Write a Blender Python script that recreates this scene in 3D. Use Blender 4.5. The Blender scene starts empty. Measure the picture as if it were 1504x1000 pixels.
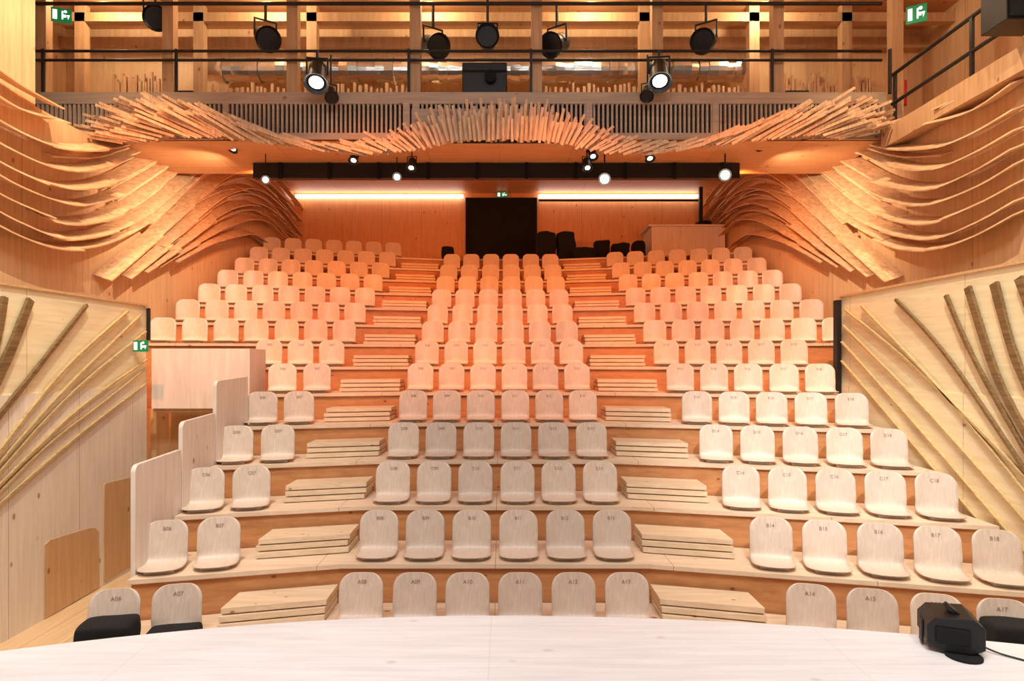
import bpy, math, random
from mathutils import Vector, Matrix
random.seed(7)
S = bpy.context.scene
F = 940.0; VX = 742.0; VY = 528.0; CX = 0.11; CZ = 2.0
def lin(r, g, b):
    f = lambda c: (c/255/12.92) if c/255 <= 0.04045 else ((c/255+0.055)/1.055)**2.4
    return (f(r), f(g), f(b), 1)
def P(px, py, d): return Vector((CX+(px-VX)/F*d, d, CZ-(py-VY)/F*d))
def W(px, py, X):
    d = (X-CX)*F/(px-VX)
    return (d, CZ-(py-VY)/F*d)

# ---------------- materials ----------------
def mat_plain(name, col, rough=0.6, metal=0.0, emit=None, estr=0):
    m = bpy.data.materials.new(name); m.use_nodes = True
    nt = m.node_tree; b = nt.nodes['Principled BSDF']
    b.inputs['Roughness'].default_value = rough; b.inputs['Metallic'].default_value = metal
    n = nt.nodes.new('ShaderNodeTexNoise'); n.inputs['Scale'].default_value = 14
    r = nt.nodes.new('ShaderNodeValToRGB')
    r.color_ramp.elements[0].color = tuple(c*0.85 for c in col[:3])+(1,)
    r.color_ramp.elements[1].color = tuple(min(1, c*1.12) for c in col[:3])+(1,)
    nt.links.new(n.outputs['Fac'], r.inputs['Fac']); nt.links.new(r.outputs['Color'], b.inputs['Base Color'])
    if emit:
        b.inputs['Emission Color'].default_value = emit; b.inputs['Emission Strength'].default_value = estr
    return m
def wood(name, c1, c2, axis='Z', grain=1.0, rough=0.5, seams=None, knots=True, rnd=0.0, knotscale=2.2, seamcol=(0.5, 0.4, 0.32, 1), knotcol=(0.5, 0.34, 0.22, 1)):
    m = bpy.data.materials.new(name); m.use_nodes = True
    nt = m.node_tree; N = nt.nodes; L = nt.links; b = N['Principled BSDF']
    tc = N.new('ShaderNodeTexCoord'); mp = N.new('ShaderNodeMapping')
    sc = [9*grain]*3; sc['XYZ'.index(axis)] = 0.7*grain
    mp.inputs['Scale'].default_value = sc
    L.new(tc.outputs['Object'], mp.inputs['Vector'])
    n = N.new('ShaderNodeTexNoise'); n.inputs['Scale'].default_value = 2.0; n.inputs['Detail'].default_value = 6
    n.inputs['Distortion'].default_value = 0.6
    L.new(mp.outputs['Vector'], n.inputs['Vector'])
    r = N.new('ShaderNodeValToRGB')
    r.color_ramp.elements[0].position = 0.3; r.color_ramp.elements[0].color = lin(*c1)
    r.color_ramp.elements[1].position = 0.7; r.color_ramp.elements[1].color = lin(*c2)
    L.new(n.outputs['Fac'], r.inputs['Fac'])
    rg = N.new('ShaderNodeMapRange'); rg.inputs[3].default_value = rough-.1; rg.inputs[4].default_value = rough+.12
    L.new(n.outputs['Fac'], rg.inputs[0]); L.new(rg.outputs[0], b.inputs['Roughness'])
    col = r.outputs['Color']
    def mul(col, fac, dark):
        mx = N.new('ShaderNodeMix'); mx.data_type = 'RGBA'; mx.blend_type = 'MULTIPLY'
        L.new(fac, mx.inputs[0]); L.new(col, mx.inputs[6]); mx.inputs[7].default_value = dark
        return mx.outputs[2]
    if knots:
        mp2 = N.new('ShaderNodeMapping'); s2 = [knotscale]*3; s2['XYZ'.index(axis)] = knotscale*0.6
        mp2.inputs['Scale'].default_value = s2; L.new(tc.outputs['Object'], mp2.inputs['Vector'])
        v = N.new('ShaderNodeTexVoronoi'); v.inputs['Scale'].default_value = 1.6
        L.new(mp2.outputs['Vector'], v.inputs['Vector'])
        rr = N.new('ShaderNodeMapRange'); rr.inputs[1].default_value = 0.05; rr.inputs[2].default_value = 0.10
        rr.inputs[3].default_value = 1; rr.inputs[4].default_value = 0
        L.new(v.outputs['Distance'], rr.inputs[0]); col = mul(col, rr.outputs[0], knotcol)
    if seams:
        sp = N.new('ShaderNodeSeparateXYZ'); L.new(tc.outputs['Object'], sp.inputs[0])
        for ax, wd in seams:
            a = N.new('ShaderNodeMath'); a.operation = 'DIVIDE'; a.inputs[1].default_value = wd
            L.new(sp.outputs['XYZ'.index(ax)], a.inputs[0])
            fr = N.new('ShaderNodeMath'); fr.operation = 'FRACT'; L.new(a.outputs[0], fr.inputs[0])
            lt = N.new('ShaderNodeMath'); lt.operation = 'LESS_THAN'; lt.inputs[1].default_value = 0.007/wd
            L.new(fr.outputs[0], lt.inputs[0]); col = mul(col, lt.outputs[0], seamcol)
    if rnd:
        oi = N.new('ShaderNodeObjectInfo'); h = N.new('ShaderNodeHueSaturation')
        mr = N.new('ShaderNodeMapRange'); mr.inputs[3].default_value = 1-rnd; mr.inputs[4].default_value = 1+rnd
        L.new(oi.outputs['Random'], mr.inputs[0]); L.new(mr.outputs[0], h.inputs['Value'])
        L.new(col, h.inputs['Color']); col = h.outputs['Color']
    L.new(col, b.inputs['Base Color'])
    bp = N.new('ShaderNodeBump'); bp.inputs['Strength'].default_value = 0.08
    L.new(n.outputs['Fac'], bp.inputs['Height']); L.new(bp.outputs['Normal'], b.inputs['Normal'])
    return m

M_wall = wood('spruce_wall', (214,172,124), (230,194,150), 'Z', seams=[('Y',1.25)])
M_wallx = wood('spruce_wall_back', (206,144,92), (220,162,108), 'Z', seams=[('X',1.25)])
M_near = wood('pale_yellow_wall', (234,214,168), (247,233,194), 'Y', seams=[('Y',2.5)])
M_white = wood('whitewashed_panel', (226,211,190), (239,226,208), 'Z', seams=[('Y',1.2)])
M_guard = wood('whitewashed_guard', (216,201,188), (231,218,205), 'Z')
M_orange = wood('orange_plywood', (202,158,110), (218,176,128), 'Z')
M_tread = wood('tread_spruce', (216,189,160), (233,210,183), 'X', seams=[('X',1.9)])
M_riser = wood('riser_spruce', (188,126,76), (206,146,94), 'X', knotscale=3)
M_step = wood('step_spruce', (214,188,154), (234,211,180), 'X', knotscale=3.5)
M_ceil = wood('ceiling_spruce', (204,146,96), (220,166,116), 'X', seams=[('X',1.25),('Y',2.4)])
M_stage = wood('stage_white_boards', (224,224,225), (238,238,240), 'X', seams=[('Y',0.6),('X',2.4)], rough=0.6, seamcol=(.9,.89,.88,1), knotcol=(.85,.82,.79,1))
M_floor = wood('floor_spruce', (215,180,135), (230,198,155), 'Y', seams=[('X',0.4)])
M_seat = wood('bent_beech_plywood', (206,186,168), (220,202,184), 'Z', grain=2.5, knots=False, rnd=0.07, rough=0.4)
M_fin = wood('sculpture_boards', (198,150,104), (236,198,154), 'Y', grain=1.0, knots=False)
M_lath = wood('facade_laths', (188,142,100), (230,190,148), 'Z', grain=2, knots=False)
M_bark = wood('weathered_laths', (96,72,42), (146,114,72), 'Y', grain=2, knots=False)
M_lathlt = wood('pale_laths', (174,144,96), (208,182,132), 'Y', grain=2, knots=False)
M_facade = wood('facade_boards', (164,138,116), (186,160,136), 'X')
M_post = wood('post_spruce', (180,138,98), (200,160,118), 'Z')
M_black = mat_plain('matt_black', lin(11,11,12), 0.5)
M_cloth = mat_plain('black_fabric', lin(13,13,15), 0.95)
M_doorblk = mat_plain('door_black', lin(6,6,7), 0.9)
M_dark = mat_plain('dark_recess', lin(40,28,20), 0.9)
M_foil = mat_plain('foil_duct', lin(242,238,228), 0.2, 0.85)
M_red = mat_plain('red_paint', lin(190,30,20), 0.35)
M_ink = mat_plain('engraved_ink', lin(164,132,112), 0.8)
M_glow = mat_plain('lamp_white', (1,1,1,1), 0.4, emit=(1,0.97,0.92,1), estr=12)
M_glows = mat_plain('lamp_soft', (1,1,1,1), 0.4, emit=(1,0.9,0.75,1), estr=4)
M_glowo = mat_plain('lamp_warm', (1,.8,.6,1), 0.4, emit=(1,0.82,0.62,1), estr=12)
M_strip = mat_plain('cove_strip', (1,1,1,1), 0.4, emit=(1,0.93,0.85,1), estr=4.5)
M_green = mat_plain('exit_green', lin(10,110,65), 0.4, emit=lin(5,110,60), estr=0.6)
M_signw = mat_plain('exit_white', (1,1,1,1), 0.4, emit=(0.9,1,0.95,1), estr=1.0)
nt = M_foil.node_tree; bp = nt.nodes.new('ShaderNodeBump'); vn = nt.nodes.new('ShaderNodeTexVoronoi'); vn.inputs['Scale'].default_value = 9
nt.links.new(vn.outputs['Distance'], bp.inputs['Height']); bp.inputs['Strength'].default_value = 0.9
nt.links.new(bp.outputs['Normal'], nt.nodes['Principled BSDF'].inputs['Normal'])

# ---------------- mesh builder ----------------
class MB:
    def __init__(s): s.v = []; s.f = []; s.m = []; s.mats = []
    def mi(s, m):
        if m not in s.mats: s.mats.append(m)
        return s.mats.index(m)
    def add(s, vs, fs, m):
        o = len(s.v); s.v += [tuple(v) for v in vs]; k = s.mi(m)
        for f in fs: s.f.append([i+o for i in f]); s.m.append(k)
    def box(s, x0, x1, y0, y1, z0, z1, m, mat=None):
        vs = [Vector((x, y, z)) for z in (z0, z1) for y in (y0, y1) for x in (x0, x1)]
        if mat is not None: vs = [mat @ v for v in vs]
        s.add(vs, [(0,2,3,1),(4,5,7,6),(0,1,5,4),(2,6,7,3),(0,4,6,2),(1,3,7,5)], m)
    def prism(s, poly, z0, z1, m, mtop=None, fn=None):
        n = len(poly); fn = fn or (lambda a, b, c: (a, b, c))
        vs = [fn(a, b, z0) for a, b in poly]+[fn(a, b, z1) for a, b in poly]
        s.add(vs, [tuple(range(n))[::-1]]+[(i,(i+1)%n,(i+1)%n+n,i+n) for i in range(n)], m)
        s.add(vs, [tuple(range(n, 2*n))], mtop or m)
    def sweep(s, st, m):
        vs = [p for q in st for p in q]; fs = [(3,2,1,0)]; n = len(st)
        for i in range(n-1):
            for j in range(4):
                a = i*4+j; b = i*4+(j+1)%4; fs.append((a, b, b+4, a+4))
        fs.append(tuple((n-1)*4+j for j in range(4))); s.add(vs, fs, m)
    def cyl(s, p0, p1, r0, m, r1=None, seg=20, cap=True, capm=None):
        p0 = Vector(p0); p1 = Vector(p1); r1 = r0 if r1 is None else r1
        q = (p1-p0).to_track_quat('Z', 'Y')
        a = [p0+q@Vector((math.cos(t)*r0, math.sin(t)*r0, 0)) for t in [2*math.pi*i/seg for i in range(seg)]]
        b = [p1+q@Vector((math.cos(t)*r1, math.sin(t)*r1, 0)) for t in [2*math.pi*i/seg for i in range(seg)]]
        s.add(a+b, [(i,(i+1)%seg,(i+1)%seg+seg,i+seg) for i in range(seg)], m)
        if cap:
            s.add(a, [tuple(range(seg))[::-1]], m); s.add(b, [tuple(range(seg))], capm or m)
    def obj(s, name, smooth=False, bevel=0, loc=None):
        me = bpy.data.meshes.new(name); me.from_pydata(s.v, [], s.f)
        for m in s.mats: me.materials.append(m)
        me.polygons.foreach_set('material_index', s.m)
        if smooth: me.polygons.foreach_set('use_smooth', [True]*len(me.polygons))
        me.update(); o = bpy.data.objects.new(name, me); S.collection.objects.link(o)
        if bevel:
            b = o.modifiers.new('bevel', 'BEVEL'); b.width = bevel; b.segments = 2; b.limit_method = 'ANGLE'
        if loc: o.location = loc
        return o
def simple(name, boxes, m, bevel=0):
    b = MB()
    for q in boxes: b.box(*q, m)
    return b.obj(name, bevel=bevel)

FL = -1.15
# ---------------- room shell ----------------
simple('floor', [(-6.5,6.5,-3,20,FL-0.1,FL)], M_floor)
b = MB()
b.box(-6.62,-6.5,2,9.0,FL,9.0,M_wall); b.box(-6.62,-6.5,9.0,12.4,FL,5.56,M_wall); b.box(-6.62,-6.5,12.4,20,FL,7.2,M_wall)
b.obj('wall_left')
b = MB()
b.box(6.5,6.62,2,12.4,FL,5.5,M_wall); b.box(6.5,6.62,12.4,20,FL,7.2,M_wall)
b.obj('wall_right')
simple('wall_back', [(-6.62,6.62,20,20.12,FL,7.2)], M_wallx)
simple('ceiling', [(-6.62,6.62,12.5,20.1,7.2,7.3)], M_ceil)
simple('ceiling_gallery', [(-8.4,8.6,9.6,12.45,8.4,8.5)], M_ceil)
simple('ceiling_stage', [(-8.4,8.6,-3,9.6,9.0,9.1)], M_ceil)
simple('wall_gallery_back', [(-8.4,8.6,12.4,12.5,5.72,8.4)], M_wall)
simple('wall_gallery_left', [(-8.5,-8.4,8.8,12.5,5.5,8.5)], M_wall)
simple('wall_gallery_right', [(8.2,8.3,2,12.4,5.5,9.0)], M_wall)
b = MB(); b.box(-5.6,-5.5,2,10.0,FL,2.83,M_near); b.box(-5.5,-5.48,2,9.98,FL,1.6,M_white)
b.box(-5.61,-5.47,2,10.02,2.83,2.86,M_orange); b.obj('wall_stage_left')
b = MB(); b.box(5.5,5.6,2,10.3,FL,3.0,M_near); b.box(5.48,5.5,2,10.28,FL,1.6,M_near)
b.box(5.47,5.61,2,10.32,3.0,3.03,M_orange); b.obj('wall_stage_right')
simple('black_corner_post', [(5.40,5.47,10.2,10.32,1.4,2.95)], M_black)
simple('black_corner_post', [(-5.47,-5.43,9.95,10.0,2.3,2.8)], M_black)
def wallpanel(name, pts, X, m, th=0.012):
    b = MB(); yz = [W(px, py, X) for px, py in pts]
    b.prism([(y, z) for y, z in yz], X, X+th, m, fn=lambda a, c, x: (x, a, c)); return b.obj(name)
wallpanel('door_1', [(65,800),(72,793),(128,776),(138,775),(144,781),(145,862),(65,909)], -5.478, M_orange)
wallpanel('door_2', [(152,712),(156,709),(200,699),(201,825),(152,855)], -5.478, M_orange)

# stage
b = MB(); xs = [-5.4+10.8*i/40 for i in range(41)]
b.prism([(-5.4,-3),(5.4,-3)]+[(x, 5.0-(0.054 if x < 0 else 0.036)*x*x) for x in xs[::-1]], FL, 0, M_orange, mtop=M_stage)
b.obj('stage_floor')

# ---------------- seating tiers ----------------
T = math.tan(math.radians(14)); BX = 1.65
def zk(k): return CZ-2.2+0.415*(k-1)
def yk(k): return 5.98+0.9*k
def edge(k, x): return yk(k)-max(0, abs(x)-BX)*T
def lend(k): return -3.66 if k <= 5 else (-4.2 if k == 6 else -6.48)
def rend(k): return 5.40 if k <= 6 else 6.48
b = MB(); st = MB()
for k in range(14):
    xl, xr = lend(k), rend(k); z = zk(k)
    fr = [(xl, edge(k, xl)), (-BX, yk(k)), (BX, yk(k)), (xr, edge(k, xr))]
    if k == 13: bk = [(xr, 19.98), (xl, 19.98)]
    else: bk = [(x, y+0.9) for x, y in fr[::-1]]
    b.prism(fr+bk, z-0.05, z, M_tread)
    ins = [(x+(0.01 if x < 0 else -0.01), y+0.05) for x, y in fr]
    low = FL if (k == 0 or k == 7) else zk(k-1)-0.04
    if k == 6: low = zk(3)
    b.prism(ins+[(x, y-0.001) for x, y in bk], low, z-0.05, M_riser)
    if k < 13:
        for sg in (-1, 1):
            xa, xb = sg*1.68, sg*2.64
            for i in range(3):
                zz = z+0.0695*i; dep = 0.50-0.03*i+random.uniform(-.012, .012); dx = random.uniform(-.015, .015)
                q = [(xa+dx, edge(k+1, xa)-dep), (xb+dx, edge(k+1, xb)-dep), (xb+dx, edge(k+1, xb)-0.0), (xa+dx, edge(k+1, xa)-0.0)]
                if sg > 0: q = q[::-1]
                st.prism(q[::-1], zz+0.010, zz+0.0655, M_step)
            q = [(xa*1.02, edge(k+1, xa)-0.40), (xb*0.99, edge(k+1, xb)-0.40), (xb*0.99, edge(k+1, xb)-0.02), (xa*1.02, edge(k+1, xa)-0.02)]
            if sg > 0: q = q[::-1]
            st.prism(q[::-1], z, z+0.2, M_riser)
b.obj('seating_tiers', bevel=0.006)
st.obj('aisle_steps', bevel=0.005)

# seat mesh
pr = [(0.03,.055),(.08,.044),(.16,.036),(.26,.032),(.33,.036),(.37,.052),(.395,.085),(.408,.13),(.42,.2),(.438,.32),(.455,.42),(.463,.475)]
PL = [0]
for i in range(1, len(pr)): PL.append(PL[-1]+math.dist(pr[i], pr[i-1]))
TOT = PL[-1]
def at(s):
    for i in range(1, len(PL)):
        if s <= PL[i]+1e-9:
            t = (s-PL[i-1])/(PL[i]-PL[i-1]); return (pr[i-1][0]*(1-t)+pr[i][0]*t, pr[i-1][1]*(1-t)+pr[i][1]*t)
    return pr[-1]
def seat_mesh():
    H = .218; r1 = .17; r2 = .13
    ss = [r1*(1-math.cos(math.pi/2*i/7)) for i in range(8)]
    mid = [r1+(TOT-r1-r2)*i/16 for i in range(1, 17)]
    ss += mid+[TOT-r2+r2*math.sin(math.pi/2*i/8) for i in range(1, 9)]
    mb = MB(); nu = 12; vs = []; fs = []
    for s_ in ss:
        if s_ < r1: hw = H-r1+math.sqrt(max(0, r1*r1-(r1-s_)**2))
        elif s_ > TOT-r2: hw = H-r2+math.sqrt(max(0, r2*r2-(s_-TOT+r2)**2))
        else: hw = H
        y, z = at(s_)
        for j in range(nu+1):
            x = hw*(2*j/nu-1); q = (x/H)**2; bk = min(1, max(0, (z-.05)/.12))
            vs.append((x, y-.045*q*bk, z+.012*q*(1-bk)))
    for i in range(len(ss)-1):
        for j in range(nu):
            a = i*(nu+1)+j; fs.append((a, a+1, a+nu+2, a+nu+1))
    mb.add(vs, fs, M_seat)
    o = mb.obj('tmp', smooth=True)
    md = o.modifiers.new('s', 'SOLIDIFY'); md.thickness = 0.013; md.offset = 0
    dg = bpy.context.evaluated_depsgraph_get(); me = bpy.data.meshes.new_from_object(o.evaluated_get(dg)); bpy.data.objects.remove(o)
    import bmesh
    bm = bmesh.new(); bm.from_mesh(me)
    for (x0,x1,y0,y1,z0,z1) in [(-.14,.14,.12,.32,0.002,.03)]:
        r = bmesh.ops.create_cube(bm, size=1)
        for v in r['verts']: v.co = ((x0+x1)/2+v.co.x*(x1-x0), (y0+y1)/2+v.co.y*(y1-y0), (z0+z1)/2+v.co.z*(z1-z0))
    bm.to_mesh(me); bm.free(); me.name = 'theatre_seat'
    return me
SM = seat_mesh()
def put_seat(k, x, num):
    rot = 0 if abs(x) < BX else math.radians(14)*(-1 if x > 0 else 1)
    o = bpy.data.objects.new('theatre_seat', SM); S.collection.objects.link(o)
    o.location = (x, edge(k, x), zk(k)); o.rotation_euler = (0, 0, rot+random.uniform(-.015, .015))
    if k < 7:
        c = bpy.data.curves.new('seat_number', 'FONT'); c.body = 'ABCDEFGHIJKLMN'[k]+'%02d' % num; c.size = 0.055
        c.align_x = 'CENTER'; c.extrude = 0.0008; c.materials.append(M_ink)
        t = bpy.data.objects.new('seat_number', c); S.collection.objects.link(t); t.parent = o
        t.location = (0, 0.4355, 0.37); t.rotation_euler = (math.radians(90-8), 0, 0)
    return o
for k in range(14):
    if k < 13:
        for i in range(6): put_seat(k, (i-2.5)*.53, 8+i)
    nl = 2 if k <= 5 else (3 if k == 6 else 7)
    for i in range(nl): put_seat(k, -(2.9+.514*i), 7-i)
    nr = 0 if k == 13 else (5 if k <= 6 else 7)
    for i in range(nr): put_seat(k, 2.9+.514*i, 14+i)

def guard(name, y0, y1, zt, zb):
    r = 0.08; pts = [(y0, zb), (y1, zb), (y1, zt+.03)]+[(y0+r-r*math.sin(a), zt-r+r*math.cos(a)) for a in [math.pi/2*i/6 for i in range(7)]]
    b = MB(); b.prism(pts, -3.72, -3.67, M_guard, fn=lambda a, c, x: (x, a, c)); return b.obj(name, bevel=0.004)
guard('guard_panel', 6.54, 7.46, 0.92, -0.26)
guard('guard_panel', 7.50, 8.34, 1.27, 0.0)
guard('guard_panel', 8.38, 9.40, 1.72, 0.4)
b = MB(); b.box(-5.44,-3.9,10.04,10.1,1.23,2.17,M_guard); b.box(-3.96,-3.9,10.1,10.72,0.9,2.17,M_guard)
b.box(-5.44,-3.96,10.1,10.7,1.17,1.23,M_orange); b.obj('landing_parapet', bevel=0.004)
simple('wall_landing', [(-6.48,-4.25,10.75,10.8,FL,1.17)], M_orange)

# back door, cove strips, sign
b = MB(); b.box(-1.04,1.02,19.93,19.99,4.78,6.96,M_doorblk); b.box(-.02,0.0,19.92,19.93,4.8,6.9,M_cloth)
b.box(-1.12,-1.04,19.88,19.99,4.78,7.02,M_cloth); b.box(1.02,1.10,19.88,19.99,4.78,7.02,M_cloth); b.box(-1.12,1.10,19.88,19.99,6.96,7.03,M_cloth)
b.obj('door_3')
simple('cove_light', [(-6.4,-1.2,19.85,19.95,7.03,7.12)], M_strip)
simple('cove_light', [(1.15,6.1,19.85,19.95,7.03,7.12)], M_strip)
simple('trim_1', [(1.15,6.1,19.80,19.86,6.9,6.96),(5.85,5.95,18.9,19.0,4.78,7.1)], M_black)
def exit_sign(c, w, h, rotz=0):
    b = MB(); b.box(-w/2,w/2,0,.03,-h/2,h/2,M_green)
    b.box(-w*.42,-w*.2,-.004,0,-h*.34,h*.34,M_signw); b.box(w*.02,w*.1,-.004,0,-h*.3,h*.3,M_signw)
    b.box(w*.1,w*.24,-.004,0,-h*.15,h*.05,M_signw); b.cyl((w*.2,0,h*.28),(w*.2,-.004,h*.28),h*.1,M_signw,seg=10)
    b.prism([(w*.26,h*.05),(w*.42,h*.05),(w*.34,-h*.28)], 0, -.004, M_signw, fn=lambda a, z, y: (a, y, z))
    o = b.obj('exit_sign'); o.location = c; o.rotation_euler = (0, 0, rotz)
exit_sign((0.02,19.75,7.09), .34, .16)
exit_sign(P(206,508,9.55), .22, .17)
exit_sign(P(90,22,10.2), .28, .22, .35)
exit_sign(P(1346,20,9.6), .26, .26, -.5)

b = MB(); b.box(4.3,6.4,18.3,19.4,4.78,5.80,M_guard); b.box(4.2,6.45,18.25,19.45,5.80,5.86,M_guard); b.obj('technical_booth', bevel=.01)
def lump(name, x0, x1, y0, y1, z0, z1, m, amp=.05, seed=0, rz=0):
    import bmesh
    from mathutils import noise
    bm = bmesh.new(); bmesh.ops.create_cube(bm, size=1); bmesh.ops.subdivide_edges(bm, edges=bm.edges[:], cuts=6, use_grid_fill=True)
    R = Matrix.Rotation(rz, 3, 'Z')
    for v in bm.verts:
        c = v.co.copy(); q = c.length/0.6; c = c*(1-.18*max(0, q-1))
        w = R @ Vector((c.x*(x1-x0), c.y*(y1-y0), c.z*(z1-z0)))
        v.co = Vector(((x0+x1)/2, (y0+y1)/2, (z0+z1)/2))+w
        n = noise.noise_vector(v.co*5+Vector((seed, 0, 0)))*amp
        v.co += Vector((n.x, n.y, n.z if c.z > -.35 else 0))
        v.co.z = max(v.co.z, z0)
    me = bpy.data.meshes.new(name); bm.to_mesh(me); bm.free(); me.materials.append(m)
    me.polygons.foreach_set('use_smooth', [True]*len(me.polygons))
    o = bpy.data.objects.new(name, me); S.collection.objects.link(o)
    sb = o.modifiers.new('s', 'SUBSURF'); sb.levels = 1; sb.render_levels = 1; return o
lump('covered_chair_stack', 1.0,1.55,18.0,18.6,4.78,5.62,M_cloth,.06,1)
lump('covered_chair_stack', 1.6,2.1,18.1,18.6,4.78,5.63,M_cloth,.06,2)
lump('equipment_bag', 2.0,2.6,17.75,18.05,4.78,5.12,M_cloth,.05,3)
lump('equipment_bag', 2.7,3.15,18.4,18.9,4.78,5.45,M_cloth,.05,4)
lump('equipment_bag', 3.22,3.7,18.4,18.9,4.78,5.38,M_cloth,.05,5)
lump('equipment_bag', 3.8,4.15,18.4,18.8,4.78,5.42,M_cloth,.05,6)
lump('video_camera', 5.7,6.1,18.5,18.9,5.86,6.02,M_cloth,.04,7)
lump('equipment_bag', -1.75,-1.4,18.6,18.9,4.78,5.3,M_cloth,.04,8)

# ---------------- balcony gallery ----------------
b = MB(); FY = 10.5
b.box(-7.8,6.36,FY,12.4,5.6,5.72,M_ceil); b.obj('gallery_deck')
b = MB(); b.box(-7.75,6.34,FY-.04,FY+.04,6.18,6.37,M_facade); b.box(-7.75,6.34,FY-.04,FY+.04,5.60,5.70,M_facade)
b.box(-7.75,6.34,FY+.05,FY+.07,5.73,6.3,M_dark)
x = -7.7
divs = [P(p,0,FY).x for p in (45,182,333,597,612,772,865,1050,1180,1320)]
while x < 6.3:
    b.box(x,x+.034,FY-.03,FY+.03,5.70,6.18,M_facade); x += .074
for d in divs: b.box(d-.05,d+.05,FY-.045,FY+.03,5.6,6.25,M_facade)
b.box(P(605,0,FY).x,P(775,0,FY).x,FY-.035,FY,5.7,6.1,M_facade)
b.obj('gallery_grille_front')
simple('trim_2', [(-.75,.95,10.42,10.46,5.53,5.60)], M_black)
b = MB()
for px in (62,248,430,610,788,965,1142,1317):
    c = P(px,0,10.62).x; b.box(c-.09,c+.09,10.58,10.74,5.72,8.4,M_post)
for px in (122,295,460,945,1105,1240):
    c = P(px,0,11.6).x; b.box(c-.09,c+.09,11.5,11.66,5.72,8.4,M_post)
b.box(-8.4,8.2,11.5,11.66,8.08,8.24,M_post); b.box(-8.4,8.2,12.2,12.4,7.95,8.15,M_post)
b.obj('gallery_timber_frame')
b = MB()
for z, r in ((4.92+2,.022),(5.07+2,.022),(7.85,.03)): b.cyl((-7.6,10.52,z),(6.3,10.52,z),r,M_black,seg=10)
for px in (62,258,600,780,1135,1308):
    c = P(px,0,10.5).x; b.box(c-.02,c+.02,10.5,10.54,6.37,7.1,M_black)
b.obj('gallery_handrail')
b = MB(); p = P(305,104,12.0); q = P(1090,104,12.0)
N_ = 60
for i in range(N_):
    a = p.lerp(q, i/N_); c = p.lerp(q, (i+1)/N_); r = .2+.025*math.sin(i*1.7)+random.uniform(-.012,.012)
    b.cyl(a, c, r, M_foil, r1=r+random.uniform(-.03,.03), seg=16, cap=(i in (0, N_-1)))
b.obj('foil_ventilation_duct')
b = MB()
for x0, x1, yy, h0, h1, sp_ in ((165,240,12.28,1.6,1.85,4.5),(1150,1285,12.28,1.5,1.8,4.5),(310,600,11.72,1.24,1.36,8),(800,1095,11.72,1.24,1.36,8)):
    px = x0
    while px < x1:
        a = P(px,0,yy).x; h = random.uniform(h0,h1)
        b.box(a,a+random.uniform(.035,.06),yy+random.uniform(-.02,.02),yy+.05,5.72,5.72+h,M_lath); px += random.uniform(sp_*.7,sp_*1.2)
b.obj('stacked_laths')
b = MB(); b.box(6.22,6.46,2,10.4,5.42,5.72,M_post); b.box(6.46,8.2,2,12.4,5.5,5.7,M_ceil)
for y in (4,6.2,8.4): b.box(8.05,8.2,y,y+.15,5.7,9.0,M_post)
b.obj('side_gallery_deck')
b = MB()
for z in (6.0+.15, 6.62): b.cyl((6.4,2,z),(6.4,10.4,z),.03,M_black,seg=10)
for y in (3.5,5.2,6.9,8.6,10.3): b.box(6.38,6.42,y,y+.05,5.72,6.62,M_black)
b.obj('side_gallery_handrail')
b = MB(); c = P(1332,122,10.45); b.cyl(c+Vector((0.1,0.3,-.25)), c+Vector((0.1,0.3,.15)), .08, M_red); b.cyl(c+Vector((0.1,0.3,.15)), c+Vector((0.1,0.3,.22)), .03, M_black)
b.obj('fire_extinguisher')
b = MB(); c = P(1490,10,7.5); b.box(c.x-.25,c.x+.25,7.3,7.7,c.z-.25,c.z+.3,M_black); b.box(c.x-.22,c.x+.22,7.28,7.3,c.z-.22,c.z+.27,M_cloth)
b.box(c.x-.03,c.x+.03,7.47,7.53,c.z+.3,9.0,M_black); b.obj('loudspeaker', bevel=.01)
b = MB(); b.box(-4.5,4.4,11.7,11.85,5.32,5.59,M_black)
for x in [-4+.9*i for i in range(10)]: b.box(x-.03,x+.03,11.66,11.7,5.3,5.59,M_cloth)
b.obj('lighting_beam')

# fan laths on facade
ctrl = [(0,206,0,58),(50,207,6,56),(85,211,16,50),(108,217,38,46),(140,222,62,46),(200,225,78,54),(260,219,76,70),(320,211,66,90),(370,205,60,108),(420,201,62,116),(470,199,72,112),(520,206,81,96),(600,210,86,88),(660,212,90,74)]
def cint(u):
    for i in range(1, len(ctrl)):
        if u <= ctrl[i][0]:
            t = (u-ctrl[i-1][0])/(ctrl[i][0]-ctrl[i-1][0]); return [ctrl[i-1][j]*(1-t)+ctrl[i][j]*t for j in range(4)]
    return list(ctrl[-1])
b = MB()
for layer in range(3):
  for sg in (-1, 1):
    u = layer*2.1
    while u < (560 if sg < 0 else 500):
        _, by, an, ln = cint(u); an += random.uniform(-3.5, 3.5); ln *= random.uniform(.84, 1.1)*(1, .84, .66)[layer]; by += random.uniform(-3, 3)
        yy = FY-.09-.08*layer-random.uniform(0,.05); base = P(735+sg*u, by, yy); L_ = ln/F*yy
        a = math.radians(an)*sg; w = .021
        mt = Matrix.Translation(base) @ Matrix.Rotation(a, 4, 'Y') @ Matrix.Rotation(math.radians(random.uniform(2,14)), 4, 'X')
        b.box(-w, w, -.012, .012, 0, L_, M_lath, mat=mt)
        u += 6.6 if u < 95 else (7.0 if u < 260 else 5.8)
b.obj('facade_lath_sculpture')

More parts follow.
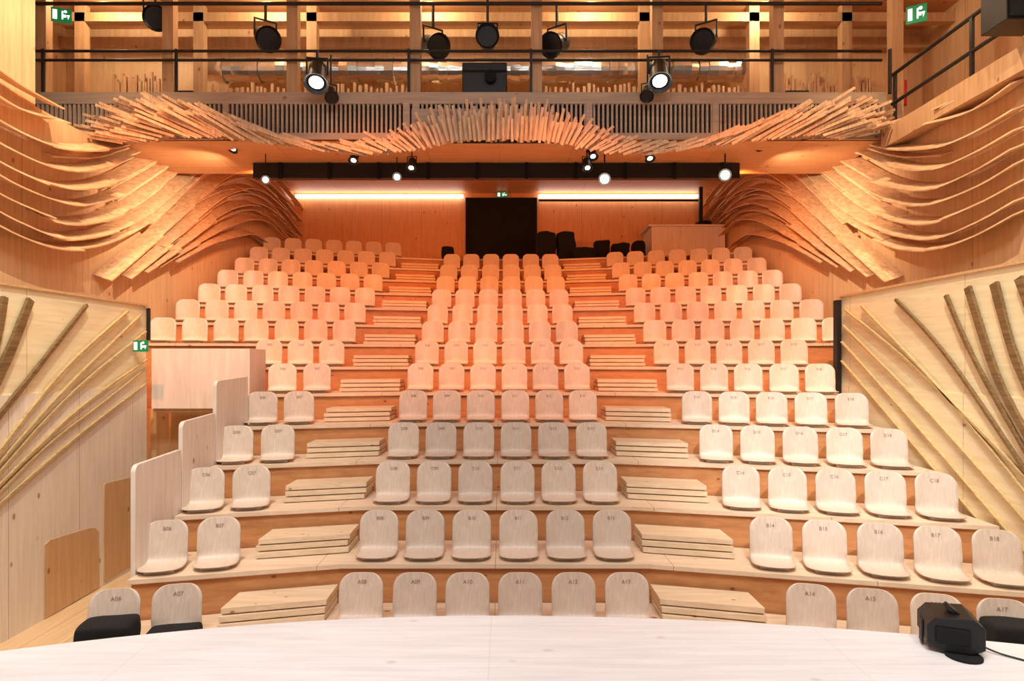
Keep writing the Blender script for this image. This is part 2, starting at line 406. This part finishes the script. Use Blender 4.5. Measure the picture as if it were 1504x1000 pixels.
# wave boards on side walls
def catmull(pts, n=14):
    out = []; q = [pts[0]]+pts+[pts[-1]]
    for i in range(1, len(q)-2):
        for t in [j/n for j in range(n)]:
            out.append(tuple(0.5*((2*q[i][a])+(-q[i-1][a]+q[i+1][a])*t+(2*q[i-1][a]-5*q[i][a]+4*q[i+1][a]-q[i+2][a])*t*t+(-q[i-1][a]+3*q[i][a]-3*q[i+1][a]+q[i+2][a])*t**3) for a in range(2)))
    out.append(pts[-1]); return out
A = [[(-60,75),(0,118),(60,152)],[(-60,110),(0,150),(70,170)],[(-60,150),(0,185),(60,208),(130,212),(200,196)],
 [(-60,180),(0,214),(60,238),(120,238),(190,212)],[(-60,205),(0,240),(70,267),(140,260),(200,230),(245,206)],
 [(-60,230),(0,265),(80,292),(150,280),(215,240),(265,207)],[(-60,258),(0,290),(80,318),(160,300),(230,250),(285,208)],
 [(-60,285),(0,318),(70,342),(160,325),(235,272),(300,210)],[(-60,305),(0,337),(60,356),(125,352),(195,318),(260,262),(312,216)]]
B = [[(200,322),(262,260),(312,226),(355,226),(400,262),(440,312)],[(135,404),(215,335),(280,278),(325,248),(362,250),(402,285),(438,330)],
 [(165,400),(240,340),(295,292),(335,272),(370,276),(405,306),(434,346)],[(190,392),(258,345),(308,308),(345,294),(376,300),(408,328),(430,358)],
 [(215,385),(275,350),(320,326),(352,316),(380,322),(405,345),(424,366)],[(262,240),(300,214),(335,208),(372,225),(410,262)],
 [(240,378),(290,352),(330,340),(360,340),(392,362)]]
def mid(a, c, t=.5): return [tuple(p[i]*(1-t)+q[i]*t for i in range(2)) for p, q in zip(a, c)]
STR = [(k_, 1.0) for k_ in A+B]
for grp in (A, B):
    for a_, c_ in zip(grp, grp[1:]):
        if len(a_) == len(c_) and len(a_) > 3:
            m_ = mid(a_, c_)
            if grp is A: m_ = m_[3:] if len(m_) > 5 else m_[2:]
            if len(m_) > 2: STR.append((m_, .6))
for side in (-1, 1):
    b = MB()
    for kp, ds in STR:
            pts = [W(px, py, -6.5) for px, py in catmull(kp)]
            D = [0]
            for i in range(1, len(pts)): D.append(D[-1]+math.dist(pts[i], pts[i-1]))
            def pa(s):
                s = max(0, min(D[-1], s))
                for i in range(1, len(D)):
                    if s <= D[i]:
                        t = (s-D[i-1])/max(1e-9, D[i]-D[i-1]); return (pts[i-1][0]*(1-t)+pts[i][0]*t, pts[i-1][1]*(1-t)+pts[i][1]*t)
                return pts[-1]
            s0 = 0
            while s0 < D[-1]-.2:
                ln = random.uniform(1.2, 1.9); s1 = min(D[-1], s0+ln); jit = random.uniform(-.015, .015)
                dep = random.uniform(.22, .29)*ds; stn = []; tl = random.uniform(-.12, -.08)*ds
                for j in range(9):
                    s_ = s0+(s1-s0)*j/8; p0 = pa(s_-.08); p1 = pa(s_+.08); c = pa(s_)
                    t = Vector((p1[0]-p0[0], p1[1]-p0[1])); t.normalize(); n = Vector((-t.y, t.x))*.010
                    of = .02+.05*j/8; X0 = 6.5-of; X1 = 6.5-of-dep; tilt = Vector((-t.y, t.x))*tl
                    stn.append([Vector((side*X0, c[0]+n.x, c[1]+n.y+jit)), Vector((side*X1, c[0]+n.x+tilt.x, c[1]+n.y+jit+tilt.y)),
                                Vector((side*X1, c[0]-n.x+tilt.x, c[1]-n.y+jit+tilt.y)), Vector((side*X0, c[0]-n.x, c[1]-n.y+jit))])
                b.sweep(stn, M_fin); s0 += ln*.86
    b.obj('wave_board_sculpture')

def wlaths(name, lst, X, side):
    b = MB()
    for kp, w, m in lst:
        pts = [W(px, py, X) for px, py in catmull(kp, 8)]; stn = []
        for i, c in enumerate(pts):
            a = pts[max(0, i-1)]; e = pts[min(len(pts)-1, i+1)]
            t = Vector((e[0]-a[0], e[1]-a[1])).normalized(); ww = w*(1-.3*i/len(pts))+random.uniform(-.006,.006); n = Vector((-t.y, t.x))*ww/2
            stn.append([Vector((X, c[0]+n.x, c[1]+n.y)), Vector((X+side*.04, c[0]+n.x, c[1]+n.y)), Vector((X+side*.04, c[0]-n.x, c[1]-n.y)), Vector((X, c[0]-n.x, c[1]-n.y))])
        b.sweep(stn, m)
    b.obj(name)
wlaths('wall_lath_relief', [([(-40,772),(100,650),(214,562)],.028,M_lathlt),([(-40,748),(100,612),(214,528)],.028,M_lathlt),([(-40,735),(90,590),(212,487)],.03,M_lathlt),
 ([(-40,712),(80,556),(186,457)],.04,M_lathlt),([(-40,722),(80,585),(205,462)],.025,M_lathlt),([(-40,655),(40,556),(125,448)],.06,M_bark),([(-30,602),(10,520),(42,440)],.13,M_bark),([(-30,580),(-8,500),(4,436)],.1,M_bark),([(-40,760),(60,660),(150,590),(213,540)],.02,M_lathlt)], -5.478, 1)
wlaths('wall_lath_relief', [([(1243,455),(1370,560),(1545,738)],.03,M_lathlt),([(1240,478),(1370,610),(1545,806)],.03,M_lathlt),([(1238,502),(1370,650),(1545,852)],.025,M_lathlt),
 ([(1268,450),(1400,590),(1545,768)],.025,M_lathlt),([(1238,530),(1350,660),(1545,885)],.02,M_lathlt),([(1318,440),(1400,532),(1545,745)],.04,M_bark),([(1392,434),(1440,540),(1545,725)],.045,M_bark),
 ([(1424,422),(1470,560),(1535,680)],.09,M_bark),([(1463,416),(1492,520),(1535,620)],.10,M_bark),([(1500,408),(1522,470),(1545,540)],.10,M_bark)], 5.478, -1)

# ---------------- spot fixtures ----------------
def fixture(loc, aim, size=.12, lens=None, top=None, name='stage_spotlight', lf=.8):
    b = MB(); loc = Vector(loc); d = (Vector(aim)-loc).normalized(); L_ = size*2.4
    b.cyl(loc-d*L_*.5, loc+d*L_*.5, size*.9, M_black, r1=size)
    if lens: b.cyl(loc+d*L_*.5, loc+d*(L_*.5+.005), size*lf, lens)
    b.cyl(loc-d*L_*.75, loc-d*L_*.5, size*.45, M_black, r1=size*.9)
    b.cyl(loc+d*L_*.5, loc+d*L_*.62, size, M_black, r1=size*1.25, cap=False)
    s_ = d.cross(Vector((0,0,1))).normalized()
    up = Vector((0,0,1))*size*1.9
    for k in (-1, 1):
        b.cyl(loc+s_*k*size*1.05, loc+s_*k*size*1.05+up*.9, size*.1, M_black, seg=8)
    b.cyl(loc+s_*size*1.1+up*.9, loc-s_*size*1.1+up*.9, size*.1, M_black, seg=8)
    tz = top if top else loc.z+size*2.4
    b.cyl(loc+up*.9, (loc.x, loc.y, tz), size*.15, M_black, seg=8)
    return b.obj(name, smooth=False)
for px, py in ((466,110),(968,108)): fixture(P(px,py,10.2), (P(px,0,10.2).x*.8,5.5,-1.5), .155, M_glow, 6.92, lf=.72)
for px, py in ((486,138),(951,136)): fixture(P(px,py,10.3), (.1,4,-1), .09, None, 6.9)
for px, py in ((390,55),(636,66),(818,64),(1037,58),(228,22)): fixture(P(px,py,10.9), (P(px,py,10.9).x+(1.5 if px<742 else -1.5),8.6,5.9), .17, None, 8.08)
fixture(P(716,58,10.9), (0,0,5), .16, None, 8.4)
for px, py in ((583,260),): fixture(P(px,py,11.4), (.1,0,2), .065, M_glowo, 5.6)
for px, py in ((390,264),): fixture(P(px,py,11.2), (.1,0,2), .06, M_glowo, 5.6)
for px, py in ((888,263),(1065,257)): fixture(P(px,py,11.2), (.1,0,2), .085, M_glowo, 5.6, lf=.9)
for px, py in ((605,241),(862,241),(521,230),(953,227),(345,213),(1115,210),(870,224)): fixture(P(px,py,11.0), (P(px,py,11).x*1.1,9.8,3.4), .075, M_glows, 5.6, lf=.6)
b = MB(); c = P(712,111,10.9); b.box(c.x-.38,c.x+.38,10.8,11.3,5.72,7.02,M_black); b.cyl((c.x+.1,10.8,6.75),(c.x+.1,10.7,6.75),.1,M_cloth); b.obj('video_projector', bevel=.02)
for px in (270,1168):
    c = P(px,0,10.9).x; b = MB(); b.box(c-.2,c+.2,10.8,11.05,5.72,6.55,M_black); b.cyl((c,10.79,6.3),(c,10.8,6.3),.12,M_cloth); b.obj('gallery_speaker', bevel=.02)

# ---------------- stage props ----------------
c = P(1396,948,4.45); c.z = 0
b = MB(); R = Matrix.Translation(c+Vector((0,0,0.015))) @ Matrix.Rotation(math.radians(-22), 4, 'Z') @ Matrix.Scale(.84, 4)
prof = [(-.2,0.06),(-.2,.2),(-.14,.27),(.12,.29),(.2,.22),(.2,.05),(.1,.0),(-.1,.0)]
b.prism(prof, -.17, .19, M_black, fn=lambda a, z, y: R @ Vector((a, y, z)))
b.box(-.14,.1,-.19,-.17,.07,.2,M_cloth,mat=R)
for k in (-.215,.2): b.box(k,k+.018,-.05,.05,.0,.2,M_black,mat=R)
b.cyl(R@Vector((0,0,.285)),R@Vector((0.02,0,.31)),.06,M_black); b.cyl(R@Vector((.05,-.17,-.015)),R@Vector((.05,-.17,0.0)),.11,M_cloth)
b.obj('floor_stage_light', bevel=.01)
cu = bpy.data.curves.new('power_cable', 'CURVE'); cu.dimensions = '3D'; cu.bevel_depth = .006
sp = cu.splines.new('NURBS'); pp = [(c.x+.14,c.y,.05),(c.x+.22,c.y-.1,.012),(c.x+.3,c.y-.16,.008),(c.x+.4,c.y-.28,.008),(c.x+.6,c.y-.36,.008),(c.x+.9,c.y-.6,.008)]
sp.points.add(len(pp)-1)
for i, q in enumerate(pp): sp.points[i].co = (*q, 1)
sp.use_endpoint_u = True; cu.materials.append(M_black); o = bpy.data.objects.new('power_cable', cu); S.collection.objects.link(o)
for x, hh, rz in ((-3.414,.25,.24),(-2.9,.12,.24),(4.44,.34,-.24)):
    yy = edge(0, x)
    lump('black_cushion', x-.23, x+.23, yy-.03, yy+.30, zk(0)+.05, zk(0)+.05+hh, M_cloth, .012, x, rz)

# ---------------- lights ----------------
def light(kind, name, loc, aim, energy, col, **kw):
    l = bpy.data.lights.new(name, kind); l.energy = energy; l.color = col
    for a, v in kw.items(): setattr(l, a, v)
    o = bpy.data.objects.new(name, l); S.collection.objects.link(o); o.location = loc
    o.rotation_euler = (Vector(aim)-Vector(loc)).to_track_quat('-Z', 'Y').to_euler(); return o
WH = (1, .98, .97); OR = (1, .30, .09); OR2 = (1, .27, .07); WM = (1, .76, .5)
light('AREA', 'stage_work_light', (0,1.0,8.8), (0,1.2,0), 660, (.95,.98,1), shape='RECTANGLE', size=6, size_y=2)
for x in (-3, 3): light('SPOT', 'front_wash', (x,-1,7.5), (x*1.0+.8,6.6,-1.0), 660, WH, spot_size=.70, spot_blend=1, shadow_soft_size=.12)
light('SPOT', 'front_wash', (1.5,-1,7.5), (4.2,8.8,0.5), 2700, (1,.99,.99), spot_size=.42, spot_blend=.9, shadow_soft_size=.08)
for x in (-4.6, -2.3, 0, 2.3, 4.6): light('SPOT', 'warm_house_light', (x,12.0,5.42), (x*1.1,16.5,3.9), 260, OR2, spot_size=2.3, spot_blend=1, shadow_soft_size=.06)
for x in (-5.0, -1.9, 1.0, 4.2): light('SPOT', 'warm_house_light', (x,5.5,8.3), (x*1.06-.2,11.9,2.1), 2300, OR, spot_size=.72, spot_blend=1, shadow_soft_size=.07)
for s_ in (-1, 1):
    light('SPOT', 'sculpture_light', (s_*4.6,11.0,5.35), (s_*6.5,12.2,4.2), 250, (1,.76,.54), spot_size=2.2, spot_blend=.9, shadow_soft_size=.03)
    light('SPOT', 'sculpture_light', (s_*4.4,8.5,8.2), (s_*6.5,8.8,4.3), 560, WM, spot_size=1.6, spot_blend=.8, shadow_soft_size=.03)
    light('SPOT', 'wall_wash', (s_*3.2,5,8.3), (s_*5.5,7.5,1.5), 1250, (1,.90,.72), spot_size=1.25, spot_blend=.8, shadow_soft_size=.05)
for x in (-6.8, -4, -1.2, 1.6, 4.6): light('POINT', 'gallery_lamp', (x,10.95,8.25), (x,10,0), 60, (1,.79,.52), shadow_soft_size=.06)
light('POINT', 'gallery_lamp', (7.4,7,8.6), (7.4,10,0), 90, (1,.77,.5), shadow_soft_size=.06)
w = bpy.data.worlds.new('World'); S.world = w; w.use_nodes = True
bg = w.node_tree.nodes['Background']; bg.inputs[0].default_value = (.97,.98,1,1); bg.inputs[1].default_value = .16

S.view_settings.view_transform = 'Standard'
S.view_settings.look = 'None'
S.view_settings.exposure = 0.15
# ---------------- camera ----------------
cd = bpy.data.cameras.new('camera'); cam = bpy.data.objects.new('camera', cd); S.collection.objects.link(cam)
cam.location = (CX, 0, CZ); cam.rotation_euler = (math.radians(90), 0, 0)
cd.sensor_width = 36; cd.lens = 36*F/1504; cd.shift_x = (752-VX)/1504; cd.shift_y = (VY-500)/1504
S.camera = cam
